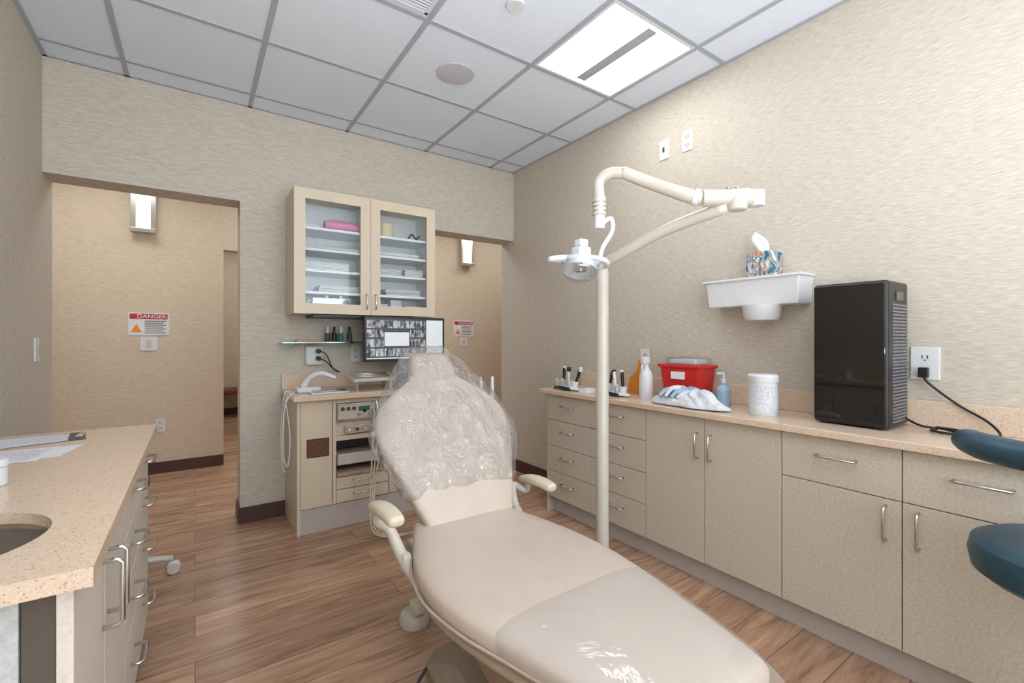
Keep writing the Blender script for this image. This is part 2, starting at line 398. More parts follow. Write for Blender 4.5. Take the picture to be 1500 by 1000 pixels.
def plateY(name,x,z,kind='outlet',y=YB,w=.035,h=.06):
    g=grp(name)
    box('plate',x-w,x+w,y-.007,y,z-h,z+h,'white',g,.003)
    if kind=='switch': box('rocker',x-.016,x+.016,y-.012,y-.007,z-.033,z+.033,'offw',g,.002)
    else:
        for s in (-1,1):
            boxes('socket',[(x-.009,x-.005,y-.0078,y-.007,z+s*.024-.006,z+s*.024+.008),(x+.005,x+.009,y-.0078,y-.007,z+s*.024-.006,z+s*.024+.008)],'dgrey',g)
def plateX(name,xw,y,z,kind='outlet',sgn=-1,w=.035,h=.06):
    g=grp(name); a,b=sorted((xw,xw+sgn*.007)); c,d=sorted((xw+sgn*.007,xw+sgn*.0125)); e,f=sorted((xw+sgn*.007,xw+sgn*.008))
    box('plate',a,b,y-w,y+w,z-h,z+h,'white',g,.003)
    if kind=='switch': box('rocker',c,d,y-.016,y+.016,z-.033,z+.033,'offw',g,.002)
    elif kind=='toggle': box('toggle',c,d,y-.006,y+.006,z-.014,z+.014,'dgrey',g)
    else:
        for s in (-1,1):
            zz=z+s*.024
            boxes('socket',[(e,f,y-.010,y-.006,zz-.006,zz+.008),(e,f,y+.006,y+.010,zz-.006,zz+.008),(e,f,y-.003,y+.003,zz-.014,zz-.009)],'dgrey',g)
plateY('light_switch',-.33,1.14,'switch',YH,.06,.06); plateY('light_switch',2.78,1.14,'switch',YH,.05,.06)
plateX('light_switch',XL,3.28,1.13,'switch',1,.04)
plateX('wall_outlet',XR,1.775,2.35,'toggle'); plateX('wall_outlet',XR,1.613,2.35); plateX('wall_outlet',XR,1.92,1.06)
g_out=(XR,.55,1.09); plateX('wall_outlet',*g_out,w=.045,h=.065)
plateY('wall_outlet',-.25,.42,'outlet',YH)
# ------------------------------------------------------------ handles
def handle(name,p0,p1,out,mat='metal',parent=None,r=.0048):
    p0=Vector(p0);p1=Vector(p1);o=Vector(out); d=(p1-p0).normalized()*.008
    return sweep(name,[p0,p0+o*.75,p0+o+d,p1+o-d,p1+o*.75,p1],r,mat,parent,n=10,smooth=0)
# ------------------------------------------------------------ RIGHT CABINET RUN
g=grp('wall_base_cabinet')
CZ=.84; XF=2.0
yn=-.75
boxes('carcass',[(XF+.018,XR-.002,yn,2.448,.11,.81)],'gap',g)
box('toe_kick',XF+.05,XR-.002,yn,2.44,0,.11,'kick',g)
box('end_panel',XF+.005,XR-.002,2.446,2.46,.0,.81,'cab',g)
fr=[]
def front(y0,y1,z0,z1):
    return (XF,XF+.018,y0+.0018,y1-.0018,z0+.0018,z1-.0018)
cols=[(2.031,2.448),(1.611,2.031)]
k=0
for (a,b) in cols:
    zz=[.11,.29,.46,.635,.805]
    for i in range(4):
        fr.append(front(a,b,zz[i],zz[i+1])); m=(a+b)/2; z=(zz[i]+zz[i+1])/2+.02
        handle('handle_%d'%k,(XF,m-.055,z),(XF,m+.055,z),(-.03,0,0),parent=g); k+=1
for (a,b,hy) in ((1.265,1.611,1.265+.035),(.916,1.265,1.265-.035)):
    fr.append(front(a,b,.11,.805)); handle('handle_%d'%k,(XF,hy,.61),(XF,hy,.73),(-.03,0,0),parent=g); k+=1
for (a,b,hy) in ((.523,.916,.523+.045),(.13,.523,.523-.045),(-.263,.13,-.22),(-.656,-.263,-.30)):
    fr.append(front(a,b,.11,.625)); fr.append(front(a,b,.625,.805)); m=(a+b)/2
    handle('handle_%d'%k,(XF,hy,.48),(XF,hy,.60),(-.03,0,0),parent=g); k+=1
    handle('handle_%d'%k,(XF,m-.065,.735),(XF,m+.065,.735),(-.03,0,0),parent=g); k+=1
boxes('fronts',fr,'cab',g,.0012)
box('countertop',1.965,XR-.001,yn,2.50,.81,CZ,'stone',g,.004)
box('backsplash',XR-.02,XR-.001,yn,2.50,CZ,CZ+.105,'stone',g,.003)
# ------------------------------------------------------------ LEFT CABINET
g=grp('sink_base_cabinet')
LX=-.155
box('carcass',XL+.002,LX-.02,.995,2.32,.10,.81,'gap',g)
box('toe_kick',XL+.002,LX-.06,1.0,2.31,0,.10,'kick',g)
boxes('end_panels',[(XL+.002,LX-.06,.97,.995,0,.81),(XL+.002,LX-.018,2.32,2.335,0,.81)],'cabgrey',g)
box('corner_stile',LX-.058,LX-.02,.975,1.0,.0,.81,'gap',g)
fr=[]
def f2(y0,y1,z0,z1): return (LX-.02,LX,y0+.0018,y1-.0018,z0+.0018,z1-.0018)
k=0
for a,b,hy in ((.97,1.27,1.235),(1.27,1.60,1.305)):
    fr.append(f2(a,b,.10,.805)); handle('handle_%d'%k,(LX,hy,.60),(LX,hy,.735),(.032,0,0),parent=g); k+=1
for a,b in ((1.60,1.965),(1.965,2.335)):
    zz=[.10,.33,.49,.645,.805]
    for i in range(4):
        fr.append(f2(a,b,zz[i],zz[i+1])); m=(a+b)/2; z=(zz[i]+zz[i+1])/2+.02
        handle('handle_%d'%k,(LX,m-.055,z),(LX,m+.055,z),(.032,0,0),parent=g); k+=1
boxes('fronts',fr,'cabl',g,.0012)
def counter_hole(name,x0,x1,y0,y1,z0,z1,cx,cy,r,mat,parent,N=48):
    V=[];F=[]
    for z in (z1,z0):
        for k in range(N):
            a=2*math.pi*k/N; V.append((cx+r*math.cos(a),cy+r*math.sin(a),z))
        for k in range(N):
            a=2*math.pi*k/N; ca,sa=math.cos(a),math.sin(a)
            tx=(x1-cx)/ca if ca>1e-9 else ((x0-cx)/ca if ca<-1e-9 else 1e9)
            ty=(y1-cy)/sa if sa>1e-9 else ((y0-cy)/sa if sa<-1e-9 else 1e9)
            t=min(tx,ty); V.append((cx+ca*t,cy+sa*t,z))
    for base in (N,3*N):
        for (qx,qy) in ((x0,y0),(x1,y0),(x1,y1),(x0,y1)):
            j=min(range(base,base+N),key=lambda i:(V[i][0]-qx)**2+(V[i][1]-qy)**2)
            V[j]=(qx,qy,V[j][2])
    for k in range(N):
        n=(k+1)%N
        F.append((k,N+k,N+n,n)); F.append((2*N+k,2*N+n,3*N+n,3*N+k))
        F.append((k,n,2*N+n,2*N+k)); F.append((N+k,3*N+k,3*N+n,N+n))
    return mk(name,V,F,mat,parent)
SX,SY,SR=-.385,1.18,.165
counter_hole('countertop',XL+.002,-.128,.94,2.355,.81,CZ,SX,SY,SR,'stone',g)
lathe('sink_bowl',[(SR+.004,0),(SR-.002,-.01),(SR-.012,-.10),(SR-.05,-.14),(.03,-.15),(.02,-.155),(.0005,-.155)],(SX,SY,.825),'steel',g,48,closed=True)
box('backsplash',XL+.001,XL+.02,.94,2.355,CZ,CZ+.10,'stone',g,.003)
sweep('faucet_spout',[(-.60,1.17,CZ),(-.60,1.17,1.0),(-.57,1.17,1.08),(-.50,1.17,1.09),(-.47,1.17,1.03)],.011,'metal',g)
cyl('faucet_base',(-.60,1.17,CZ),.024,.02,'metal',g)
def sheet(name,quad,z,t,mat,parent):
    V=[(x,y,z) for x,y in quad]+[(x,y,z+t) for x,y in quad]
    return mk(name,V,[(0,3,2,1),(4,5,6,7),(0,1,5,4),(1,2,6,5),(2,3,7,6),(3,0,4,7)],mat,parent)
g=grp('clipboard')
sheet('board',[(-.635,2.06),(-.31,2.14),(-.34,2.30),(-.640,2.27)],.8405,.002,'dgrey',g)
sheet('sheet',[(-.633,2.055),(-.355,2.13),(-.375,2.285),(-.638,2.258)],.8426,.001,'print',g)
boxes('clip',[(-.345,-.325,2.18,2.25,.8426,.848)],'metal',g,.002)
g=grp('paper_sheet')
sheet('page',[(-.62,1.80),(-.33,1.87),(-.30,2.04),(-.60,2.00)],.8405,.0008,'paper',g)
sheet('second_page',[(-.61,1.86),(-.37,1.83),(-.345,2.03),(-.59,2.05)],.8414,.0008,'paper',g)
sheet('printing',[(-.59,1.87),(-.39,1.85),(-.37,2.01),(-.575,2.03)],.8423,.0003,'print',g)
g=grp('white_jar'); cyl('jar',(-.398,1.585,CZ),.03,.045,'white',g); cyl('lid',(-.398,1.585,CZ+.045),.032,.018,'white',g)
# ------------------------------------------------------------ stools
def stool(name,cx,cy,seatz,mat,seatr=.2,rot=.0,th=.07):
    g=grp(name)
    for i in range(5):
        a=rot+2*math.pi*i/5; dx,dy=math.cos(a),math.sin(a)
        sweep('leg_%d'%i,[(cx,cy,.11),(cx+dx*.15,cy+dy*.15,.095),(cx+dx*.27,cy+dy*.27,.075)],[.022,.018,.014],'offw',g,n=10,smooth=4)
        px,py=cx+dx*.27,cy+dy*.27
        cyl('stem_%d'%i,(px,py,.05),.008,.03,'metal',g)
        for s in (-1,1):
            cyl('caster_%d_%d'%(i,s),(px+dy*s*.014,py-dx*s*.014,.027),.0265,.012,'offw',g,axis=(dy*s,-dx*s,0))
        lathe('hood_%d'%i,[(.012,-.013),(.028,-.009),(.031,.0),(.028,.009),(.012,.013)],(px,py,.034),'white',g,20,axis=(-dy,dx,0))
    cyl('column',(cx,cy,.09),.025,seatz-.16,'metal',g)
    cyl('mechanism',(cx,cy,seatz-th-.03),.08,.03,'dgrey',g)
    lathe('seat',[(.0,-th),(seatr*.86,-th+.002),(seatr*.97,-th*.8),(seatr,-th*.45),(seatr*.97,-.014),(seatr*.85,0),(seatr*.4,.006),(.0,.004)],(cx,cy,seatz),mat,g,40,closed=True)
    return g
stool('operator_stool',-.36,2.86,.52,'teal',.18,rot=.08)
g=stool('assistant_stool',1.74,.10,.68,'teal',.213,rot=.5,th=.10)
sweep('support_post',[(1.74,.10,.57),(1.60,-.10,.56),(1.52,-.16,.62),(1.53,-.12,.86)],.013,'metal',g)
arc=[]
for i in range(9):
    a=math.radians(250-i*20); arc.append((1.765+.215*math.cos(a),.10+.215*math.sin(a),.918))
sweep('support_bar',arc,[.02,.036,.04,.04,.04,.04,.04,.036,.02],'teal',g,n=16,smooth=5,flat=.85)
# ------------------------------------------------------------ MIDDLE DELIVERY CABINET
g=grp('delivery_cabinet')
x0,x1,yf=.50,1.43,2.97
boxes('carcass',[(x0+.018,.70,yf+.02,YB-.002,.12,.81),(.70,x1,3.2,YB-.002,.12,.81),(.70,x1,yf+.02,3.2,.12,.30),(.70,.715,yf+.02,3.2,.30,.81),(1.05,x1,yf+.02,3.2,.30,.81),(.715,1.05,yf+.02,3.2,.575,.81)],'cabm',g)
box('side_panel',x0,x0+.018,yf,YB-.002,.0,.81,'cabm',g)
box('toe_kick',x0+.018,x1,yf+.01,3.2,0,.15,'kick',g)
boxes('fronts',[(x0+.02,.70,yf,yf+.02,.155,.805),(.704,.725,yf,yf+.02,.155,.805),(1.03,1.05,yf,yf+.02,.30,.805),(.727,1.06,yf,yf+.02,.157,.235),(.727,1.06,yf,yf+.02,.24,.315),(1.065,x1,yf,yf+.02,.157,.48),(1.065,x1,yf,yf+.02,.485,.805),(.725,1.03,yf,yf+.02,.545,.575),(.725,1.03,yf,yf+.02,.78,.805)],'cabm',g,.0015)
handle('handle_0',(.83,yf,.205),(.95,yf,.205),(0,-.028,0),parent=g); handle('handle_1',(.83,yf,.287),(.95,yf,.287),(0,-.028,0),parent=g)
boxes('vent_louvres',[(.56,.675,yf-.006,yf,.47+.0145*i,.479+.0145*i) for i in range(7)],'brown',g)
boxes('vent_plate',[(.553,.682,yf-.003,yf,.462,.575)],'base',g)
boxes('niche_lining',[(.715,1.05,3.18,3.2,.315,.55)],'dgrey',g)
box('niche_tray',.73,1.02,yf-.01,3.17,.318,.34,'shell',g,.005); box('niche_box',.74,1.0,3.0,3.17,.38,.45,'offw',g,.006)
box('control_panel',.728,1.028,yf-.012,yf+.02,.67,.775,'metal',g,.003)
box('control_panel_face',.735,1.02,yf-.015,yf-.012,.68,.765,'offw',g,.002)
box('lower_panel',.775,.985,yf-.012,yf+.02,.585,.635,'metal',g,.003)
for i in range(4): cyl('knob_%d'%i,(.80+.05*i,yf-.012,.61),.009,.015,'black' if i%2 else 'white',g,axis=(0,-1,0),n=16)
for i in range(3): cyl('gauge_%d'%i,(.76+.035*i,yf-.015,.745),.012,.008,'dgrey',g,axis=(0,-1,0),n=16)
for i in range(4): cyl('knobu_%d'%i,(.86+.035*i,yf-.015,.705+.02*(i%2)),.010,.014,'black' if i%2 else 'metal',g,axis=(0,-1,0),n=16)
box('display',.86,.93,yf-.017,yf-.015,.725,.755,'green',g)
box('countertop',.475,1.45,2.93,YB-.001,.81,.845,'stone',g,.004)
box('backsplash',.475,1.45,YB-.02,YB-.001,.845,.945,'stone',g,.003)
for i in range(3):
    xx=.93+.035*i
    sweep('hose_%d'%i,[(xx,yf-.01,.70),(xx+.01,yf-.07,.74),(xx,yf-.10,.62),(xx-.03-.02*i,2.84,.30),(xx-.06-.02*i,2.72,.05),(xx+.02,2.62,.015),(xx+.12,2.6,.02)],.0045,'cream',g,n=8)
for i in range(2):
    sweep('handpiece_%d'%i,[(.97+.05*i,yf-.05,.62),(.965+.05*i,yf-.07,.72),(.96+.05*i,yf-.05,.79)],[.008,.012,.007],'metal',g,n=10)
sweep('left_cord_0',[(.50,3.05,.855),(.47,3.03,.84),(.44,3.02,.76),(.43,3.02,.50),(.46,3.03,.42),(.475,3.06,.60),(.46,3.1,.80),(.49,3.14,.852)],.004,'white',g,n=8)
sweep('left_cord_1',[(.50,3.2,.852),(.46,3.16,.83),(.44,3.16,.60),(.45,3.18,.38),(.47,3.18,.34)],.004,'white',g,n=8)
g=grp('curing_light'); 
sweep('body',[(.56,3.12,.88),(.60,3.10,.94),(.66,3.07,.965),(.74,3.04,.935)],[.022,.018,.017,.012],'white',g); box('cradle',.52,.66,3.08,3.18,.846,.88,'white',g,.01,3)
g=grp('instrument_tray'); box('tray',.58,.80,2.95,3.06,.846,.856,'white',g,.003)
for i in range(4): sweep('instrument_%d'%i,[(.595,2.965+.022*i,.861),(.79,2.97+.022*i,.861)],.004,'metal',g,n=8,smooth=0)
g=grp('keyboard'); 
mk('body',*boxvf(1.12,1.42,2.945,3.05,.862,.875),'black',g,bevel=.004)
boxes('keys',[(1.127+.0265*i,1.127+.0265*i+.021,2.95+.024*j,2.95+.024*j+.019,.875,.881) for i in range(11) for j in range(4)],'dgrey',g)
boxes('feet',[(1.14,1.17,2.96,3.04,.846,.863),(1.38,1.41,2.96,3.04,.846,.863)],'black',g)
g=grp('tablet_stand'); 
mk('slab',[(.83,2.96,.905),(1.10,2.96,.905),(1.12,3.16,.935),(.83,3.16,.935),(.83,2.96,.925),(1.10,2.96,.925),(1.12,3.16,.96),(.83,3.16,.96)],[(0,3,2,1),(4,5,6,7),(0,1,5,4),(1,2,6,5),(2,3,7,6),(3,0,4,7)],'offw',g,bevel=.006)
boxes('legs',[(.85,.865,2.98,3.15,.846,.915),(1.075,1.09,2.98,3.15,.846,.915)],'metal',g)
for i in range(3): sweep('instrument_%d'%i,[(.84,2.98+.04*i,.938+.007*i),(1.08,3.0+.04*i,.94+.007*i)],.005,'metal',g,n=8,smooth=0)
g=grp('computer_monitor'); mx0,mx1,my,mz0,mz1=.925,1.515,3.058,1.03,1.337
box('housing',mx0,mx1,my,my+.035,mz0,mz1,'black',g,.004)
box('screen',mx0+.012,mx1-.012,my-.002,my,mz0+.016,mz1-.012,'scrdark',g)
sx0,sx1,sz0,sz1=mx0+.014,mx1-.15,mz0+.03,mz1-.02
T=[]
for r in range(4):
    for c in range(7):
        if r in(1,2) and c in(2,3,4): continue
        w_=(sx1-sx0)/7; h_=(sz1-sz0)/4
        T.append((sx0+c*w_+.003,sx0+(c+1)*w_-.003,my-.003,my-.002,sz0+r*h_+.006,sz0+(r+1)*h_-.006))
boxes('xray_images',T,'xray',g)
boxes('side_window',[(sx1+.005,mx1-.016,my-.003,my-.002,sz0,sz1),(sx0+.125,sx0+.30,my-.004,my-.002,sz0+.075,sz0+.17),(sx0,mx1-.02,my-.003,my-.002,mz0+.018,mz0+.026)],'scrlight',g)
box('neck',1.17,1.25,my+.035,my+.07,.85,1.2,'black',g,.005); box('foot',1.13,1.33,my+.005,my+.2,.846,.86,'black',g,.005)
g=grp('glass_wall_shelf'); box('pane',.46,1.0,3.25,YB-.001,1.155,1.165,'gshelf',g,.002)
for x in (.54,.92): sweep('bracket',[(x,YB,1.13),(x,3.36,1.135),(x,3.29,1.152)],.006,'metal',g,n=8)
g=grp('wooden_tray'); box('board',.55,.70,3.28,3.36,1.166,1.178,'amber',g,.003)
for i,(x,m_) in enumerate(((.755,'dgrey'),(.80,'black'),(.845,'green'),(.905,'dgrey'))):
    g=grp('polish_bottle'); cyl('bottle',(x,3.33,1.165),.017,.06,m_,g,n=20); cyl('cap',(x,3.33,1.225),.009,.045,'black' if i%2 else 'white',g,n=16)
g=grp('power_adapter_outlet'); box('plate',.62,.74,YB-.035,YB,1.0,1.14,'white',g,.02,4)
for z in (1.10,1.05):
    cyl('plug_%d'%int(z*100),(.70,YB-.035,z),.017,.03,'black',g,axis=(0,-1,0),n=16)
    sweep('cord_%d'%int(z*100),[(.70,YB-.06,z),(.74,YB-.09,z-.02),(.79,YB-.07,.98),(.84,YB-.06,.95)],.004,'black',g,n=8)
plateY('wall_outlet',.965,1.075)
# ------------------------------------------------------------ UPPER CABINET
g=grp('glass_front_wall_cabinet'); ux0,ux1,uyf,uz0,uz1=.50,1.446,3.07,1.345,2.13
boxes('case',[(ux0,ux0+.018,uyf+.02,YB-.001,uz0,uz1),(ux1-.018,ux1,uyf+.02,YB-.001,uz0,uz1),(ux0+.018,ux1-.018,uyf+.02,YB-.001,uz0,uz0+.018),(ux0+.018,ux1-.018,uyf+.02,YB-.001,uz1-.018,uz1)],'cabm',g,.001)
boxes('interior',[(ux0+.018,ux1-.018,YB-.02,YB-.002,uz0+.018,uz1-.018),(.965,.981,uyf+.03,YB-.02,uz0+.018,uz1-.018),(ux0+.018,ux0+.021,uyf+.02,YB-.02,uz0+.018,uz1-.018),(ux1-.021,ux1-.018,uyf+.02,YB-.02,uz0+.018,uz1-.018),(ux0+.018,ux1-.018,uyf+.02,YB-.02,uz0+.018,uz0+.021)],'int',g)
sh=[1.49,1.63,1.765,1.90]
boxes('shelves',[(ux0+.021,ux1-.021,uyf+.04,YB-.02,z-.016,z) for z in sh],'int',g)
um=(ux0+ux1)/2; fw=.065
dr=[]
for a,b in ((ux0,um-.0015),(um+.0015,ux1)):
    dr+=[(a,a+fw,uyf,uyf+.02,uz0,uz1),(b-fw,b,uyf,uyf+.02,uz0,uz1),(a+fw,b-fw,uyf,uyf+.02,uz0,uz0+fw),(a+fw,b-fw,uyf,uyf+.02,uz1-fw,uz1)]
    box('glass_pane',a+fw-.005,b-fw+.005,uyf+.008,uyf+.012,uz0+fw-.005,uz1-fw+.005,'glass',g)
boxes('door_frames',dr,'cabm',g)
handle('handle_0',(um-.03,uyf,1.385),(um-.03,uyf,1.48),(0,-.028,0),parent=g); handle('handle_1',(um+.03,uyf,1.385),(um+.03,uyf,1.48),(0,-.028,0),parent=g)
box('undershelf_strip',.62,1.30,3.12,3.36,uz0-.022,uz0,'black',g,.003)
g=grp('pink_wipe_pack'); sweep('pack',[(.70,3.18,1.938),(.75,3.18,1.94),(.86,3.17,1.938),(.93,3.17,1.93)],[.03,.042,.04,.03],'pink',g,n=16,flat=.8)
g=grp('tan_cup'); cyl('cup',(1.11,3.18,1.901),.058,.10,'tan',g); 
g=grp('folded_masks'); 
L1=[]
for (xa,xb,zb,hh) in ((.54,.66,1.90,.03),(.58,.92,1.765,.025),(.60,.84,1.63,.05),(1.05,1.35,1.765,.035),(1.02,1.22,1.63,.05),(1.10,1.36,1.49,.05),(.66,.92,1.49,.05),(1.24,1.38,1.63,.06),(.56,.62,1.63,.07)):
    n=max(1,int(hh/.008))
    for i in range(n): 
        j=random.uniform(-.008,.008); L1.append((xa+j,xb+j,3.14+j,3.32,zb+.008*i,zb+.008*i+.006))
boxes('stack',L1,'paper',g,.002)
g=grp('black_clip'); sweep('clip',[(1.27,3.15,1.91),(1.30,3.15,1.945),(1.33,3.15,1.915),(1.36,3.15,1.94)],.006,'black',g,n=8)
g=grp('clear_storage_bin'); boxes('bin',[(.62,.86,3.13,3.135,1.368,1.45),(.62,.86,3.3,3.305,1.368,1.45),(.62,.625,3.135,3.3,1.368,1.45),(.855,.86,3.135,3.3,1.368,1.45)],'shield',g)
boxes('packets',[(.64+.03*i,.66+.03*i,3.15,3.28,1.368,1.43+.02*(i%3)) for i in range(7)],'paper',g)
g=grp('small_boxes'); boxes('cartons',[(1.02,1.12,3.15,3.28,1.367,1.43),(1.14,1.22,3.15,3.28,1.367,1.46),(1.25,1.36,3.15,3.28,1.367,1.42),(.53,.585,3.15,3.28,1.49,1.58)],'print',g)
# ------------------------------------------------------------ DENTAL CHAIR
ch=grp('dental_chair')
cx=lambda y:.852-.02*max(0,min(1,(y-.6)/.5))+.10*max(0,y-1.25)
seat=[(1.60,.20,.035,.475),(1.50,.235,.045,.465),(1.35,.285,.052,.462),(1.18,.31,.055,.465),(1.0,.298,.055,.468),(.85,.262,.053,.468),(.70,.225,.05,.466),(.60,.207,.047,.462),(.53,.192,.045,.456)]
st=[((cx(y),y,z),w_,t_) for y,w_,t_,z in seat]
pad('seat_cushion',st,'vinyl',ch,N=40,e=3.4)
for s in (-1,1):
    sweep('piping_%d'%s,[(cx(y)+s*(w_+.001),y,z-.012) for y,w_,t_,z in seat],.0045,'seam',ch,n=8,smooth=4)
st=[((cx(y),y,z-.055),w_-.012,.032) for y,w_,t_,z in seat[1:]]
pad('seat_shell',st,'shell',ch,N=40,e=2.6)
bt=[(0,.19,.035),(.06,.215,.04),(.16,.25,.042),(.28,.295,.042),(.38,.315,.042),(.46,.305,.04),(.53,.25,.038),(.585,.17,.036),(.62,.12,.032)]
cb=lambda y:.888+.05*(y-1.6)
def bpos(t):
    y=1.55+t*.60+.05*t*t; z=.50+t*.80
    return y,z
st=[]
for t,w_,th in bt:
    y,z=bpos(t); st.append(((cb(y),y,z),w_,th))
pad('backrest_cushion',st,'vinyl',ch,N=40,e=3.4)
st=[]
for t,w_,th in bt[1:-1]:
    y,z=bpos(t); st.append(((cb(y),y+.045,z-.032),w_-.03,.025))
pad('backrest_shell',st,'shell',ch,N=32,e=2.6)
y,z=bpos(.66)
hx=cb(y)
pad('headrest',[((hx,y-.035,z-.035),.105,.035),((hx,y-.01,z+.01),.115,.042),((hx,y+.02,z+.055),.10,.036)],'vinyl',ch,N=32,e=3)
# clear plastic bag over headrest and upper back: creased tent
pc=[(.15,.256,.052),(.20,.275,.054),(.24,.295,.055),(.28,.310,.056),(.31,.322,.057),(.345,.331,.058),(.38,.335,.058),(.43,.322,.062),(.48,.298,.068),(.53,.272,.076),(.58,.24,.084),(.63,.208,.086),(.68,.175,.080),(.72,.15,.066),(.75,.128,.05)]
st=[]
for t,w_,th in pc:
    y,z=bpos(t); st.append(((cb(y),y-.004,z-.003),w_,th))
top=Vector((hx,y,z+.02))
def crease(v):
    d=v-top; ang=math.atan2(d.x,-d.z+.001); r=d.length
    k=min(1,r/.12)
    a=.007*math.sin(ang*17+4*math.sin(r*6))*k+.005*math.sin(ang*31+r*22)+.004*math.sin(d.x*70+d.z*40)+.004*abs(math.sin(d.x*38-d.z*55))
    s_=.012*math.sin(ang*9+r*30)*k
    return v+Vector((0,-.8,.6))*a+Vector((math.copysign(abs(s_),d.x) if abs(d.x)>.09 else 0,0,s_*.5))
pad('headrest_plastic_cover',st,'plastic',ch,N=96,e=2.8,jit=.003,fn=crease)
st=[((cx(y),y,z+.002),w_+.004,t_+.005) for y,w_,t_,z in [(.88,.270,.053,.468)]+seat[6:]]
st.append(((cx(.49),.49,.450),.186,.042))
pad('foot_plastic_cover',st,'plasticf',ch,N=40,e=3.4)
mk('foot_cover_flap',[(1.03,.56,.46),(1.045,.50,.45),(1.07,.53,.425),(1.075,.60,.42),(1.055,.66,.45)],[(0,1,2,3,4)],'plastic',ch)
def arm(sx,px,py,pz,name):
    pad(name+'_pad',[((px,py+.09,pz-.012),.024,.017),((px,py+.04,pz),.030,.021),((px,py-.04,pz+.006),.032,.022),((px,py-.10,pz),.028,.019)],'cream',ch,N=20,e=2.5)
    hx_=cx(1.5)+sx*.262
    sweep(name+'_support',[(px,py+.05,pz-.02),(px-sx*.0,py+.075,pz-.06),(hx_+sx*.045,py+.09,.53),(hx_+sx*.02,py+.03,.45),(hx_-sx*.0,py-.09,.40),(hx_-sx*.06,py-.2,.37)],[.011,.014,.018,.021,.02,.017],'offw',ch,n=14)
    cyl(name+'_pivot',(hx_+sx*.0,py+.02,.44),.03,.03,'offw',ch,axis=(sx,0,0))
arm(-1,.50,1.44,.635,'armrest_left'); arm(1,1.225,1.58,.565,'armrest_right')
for s in (-1,1):
    cyl('hinge_%d'%s,(cx(1.5)+s*.18,1.52,.43),.05,.06,'shell',ch,axis=(s,0,0))
pad('lift_housing',[((.87,1.42,.36),.17,.06),((.87,1.25,.30),.18,.10),((.87,1.05,.24),.18,.12),((.865,.85,.18),.17,.11),((.865,.72,.12),.16,.08)],'basep',ch,N=32,e=4)
pad('lift_cover',[((.87,1.35,.30),.13,.10),((.87,1.15,.22),.14,.13),((.87,1.0,.16),.14,.12)],'shell',ch,N=28,e=4)
V=[];F=[]
def plate(z,k):
    out=[]
    for (x,y) in ((.67,.55),(.73,.50),(.99,.50),(1.05,.55),(1.08,1.15),(1.05,1.50),(.99,1.56),(.73,1.56),(.67,1.50),(.63,1.15)):
        out.append((.86+(x-.86)*k,1.03+(y-1.03)*k,z))
    return out
for z,k in ((.001,1.0),(.035,1.0),(.06,.9),(.085,.72)): V+=plate(z,k)
for i in range(3):
    for k in range(10): F.append((i*10+k,i*10+(k+1)%10,(i+1)*10+(k+1)%10,(i+1)*10+k))
F.append(tuple(range(10))[::-1]); F.append(tuple(30+k for k in range(10)))
mk('base_plate',V,F,'basep',ch,bevel=.006)
sweep('power_cord',[(.68,1.5,.03),(.60,1.42,.02),(.56,1.25,.012),(.60,1.1,.012),(.66,1.0,.03)],.006,'dgrey',ch,n=8)
sweep('holder_arm',[(1.12,1.80,.62),(1.24,1.92,.66),(1.25,2.02,.80)],.014,'offw',ch,n=12)
box('holder_bar',1.18,1.30,2.0,2.04,.80,.84,'offw',ch,.008,3)
for i in range(2): sweep('suction_wand_%d'%i,[(1.20+.07*i,2.02,.74),(1.20+.07*i,2.01,.88),(1.195+.07*i,2.0,.99)],[.008,.012,.007],'white',ch,n=10)
sweep('suction_hose',[(1.20,2.02,.75),(1.2,2.06,.5),(1.1,2.0,.25),(1.0,1.7,.12),(.95,1.5,.1)],.008,'offw',ch,n=10)
g=grp('foot_control_pedal'); lathe('disc',[(.0,0),(.06,0),(.065,.02),(.055,.045),(.02,.06),(.0,.06)],(.755,1.80,0),'offw',g,closed=True)
box('pedal',.73,.785,1.74,1.81,.055,.10,'offw',g,.012,3)
# ------------------------------------------------------------ LIGHT POLE
g=grp('dental_operatory_light')
PX,PY=1.54,1.487
lathe('floor_flange',[(.0,0),(.12,0),(.12,.012),(.05,.03),(.03,.05),(.0,.05)],(PX,PY,0),'offw',g,closed=True)
lathe('pole',[(.0,.01),(.029,.01),(.029,1.50),(.026,1.51),(.0,1.51)],(PX,PY,0),'offw',g,closed=True)
cyl('pole_swivel',(PX,PY,1.51),.022,.05,'white',g)
E=Vector((1.66,.916,1.70)); Rr=Vector((.86,-.51,0)).normalized()
sweep('lower_arm',[(PX-.005,PY+.02,1.525),(PX+.01,PY-.06,1.55),(1.60,1.20,1.635),E+Vector((-.01,.03,-.012))],[.026,.024,.024,.027],'offw',g,n=16)
sweep('elbow_body',[E-Rr*.085+Vector((0,.05,.022)),E-Rr*.04+Vector((0,.02,.018)),E+Rr*.03+Vector((0,0,.016)),E+Rr*.075+Vector((0,0,.014))],[.033,.030,.034,.028],'offw',g,n=18)
cyl('elbow_lower',E+Vector((0,0,-.035)),.034,.05,'offw',g)
cyl('elbow_knuckle',E+Rr*.075+Vector((0,0,-.018)),.028,.058,'white',g)
for k_,s_ in enumerate((-.035,.0,.035)): cyl('screw_%d'%k_,E+Rr*s_+Vector((0,0,.044)),.009,.008,'metal',g,n=12)
A=Vector((1.389,1.348,1.87))
sweep('upper_arm',[E-Rr*.085+Vector((0,.05,.022)),E-Rr*.10+Vector((-.01,.08,.034)),(1.50,1.19,1.815),A+Vector((.05,-.07,.0))],[.027,.028,.026,.024],'offw',g,n=16)
cyl('arm_collar',E-Rr*.092+Vector((0,.058,.024)),.033,.02,'white',g,axis=(-.45,.75,.3))
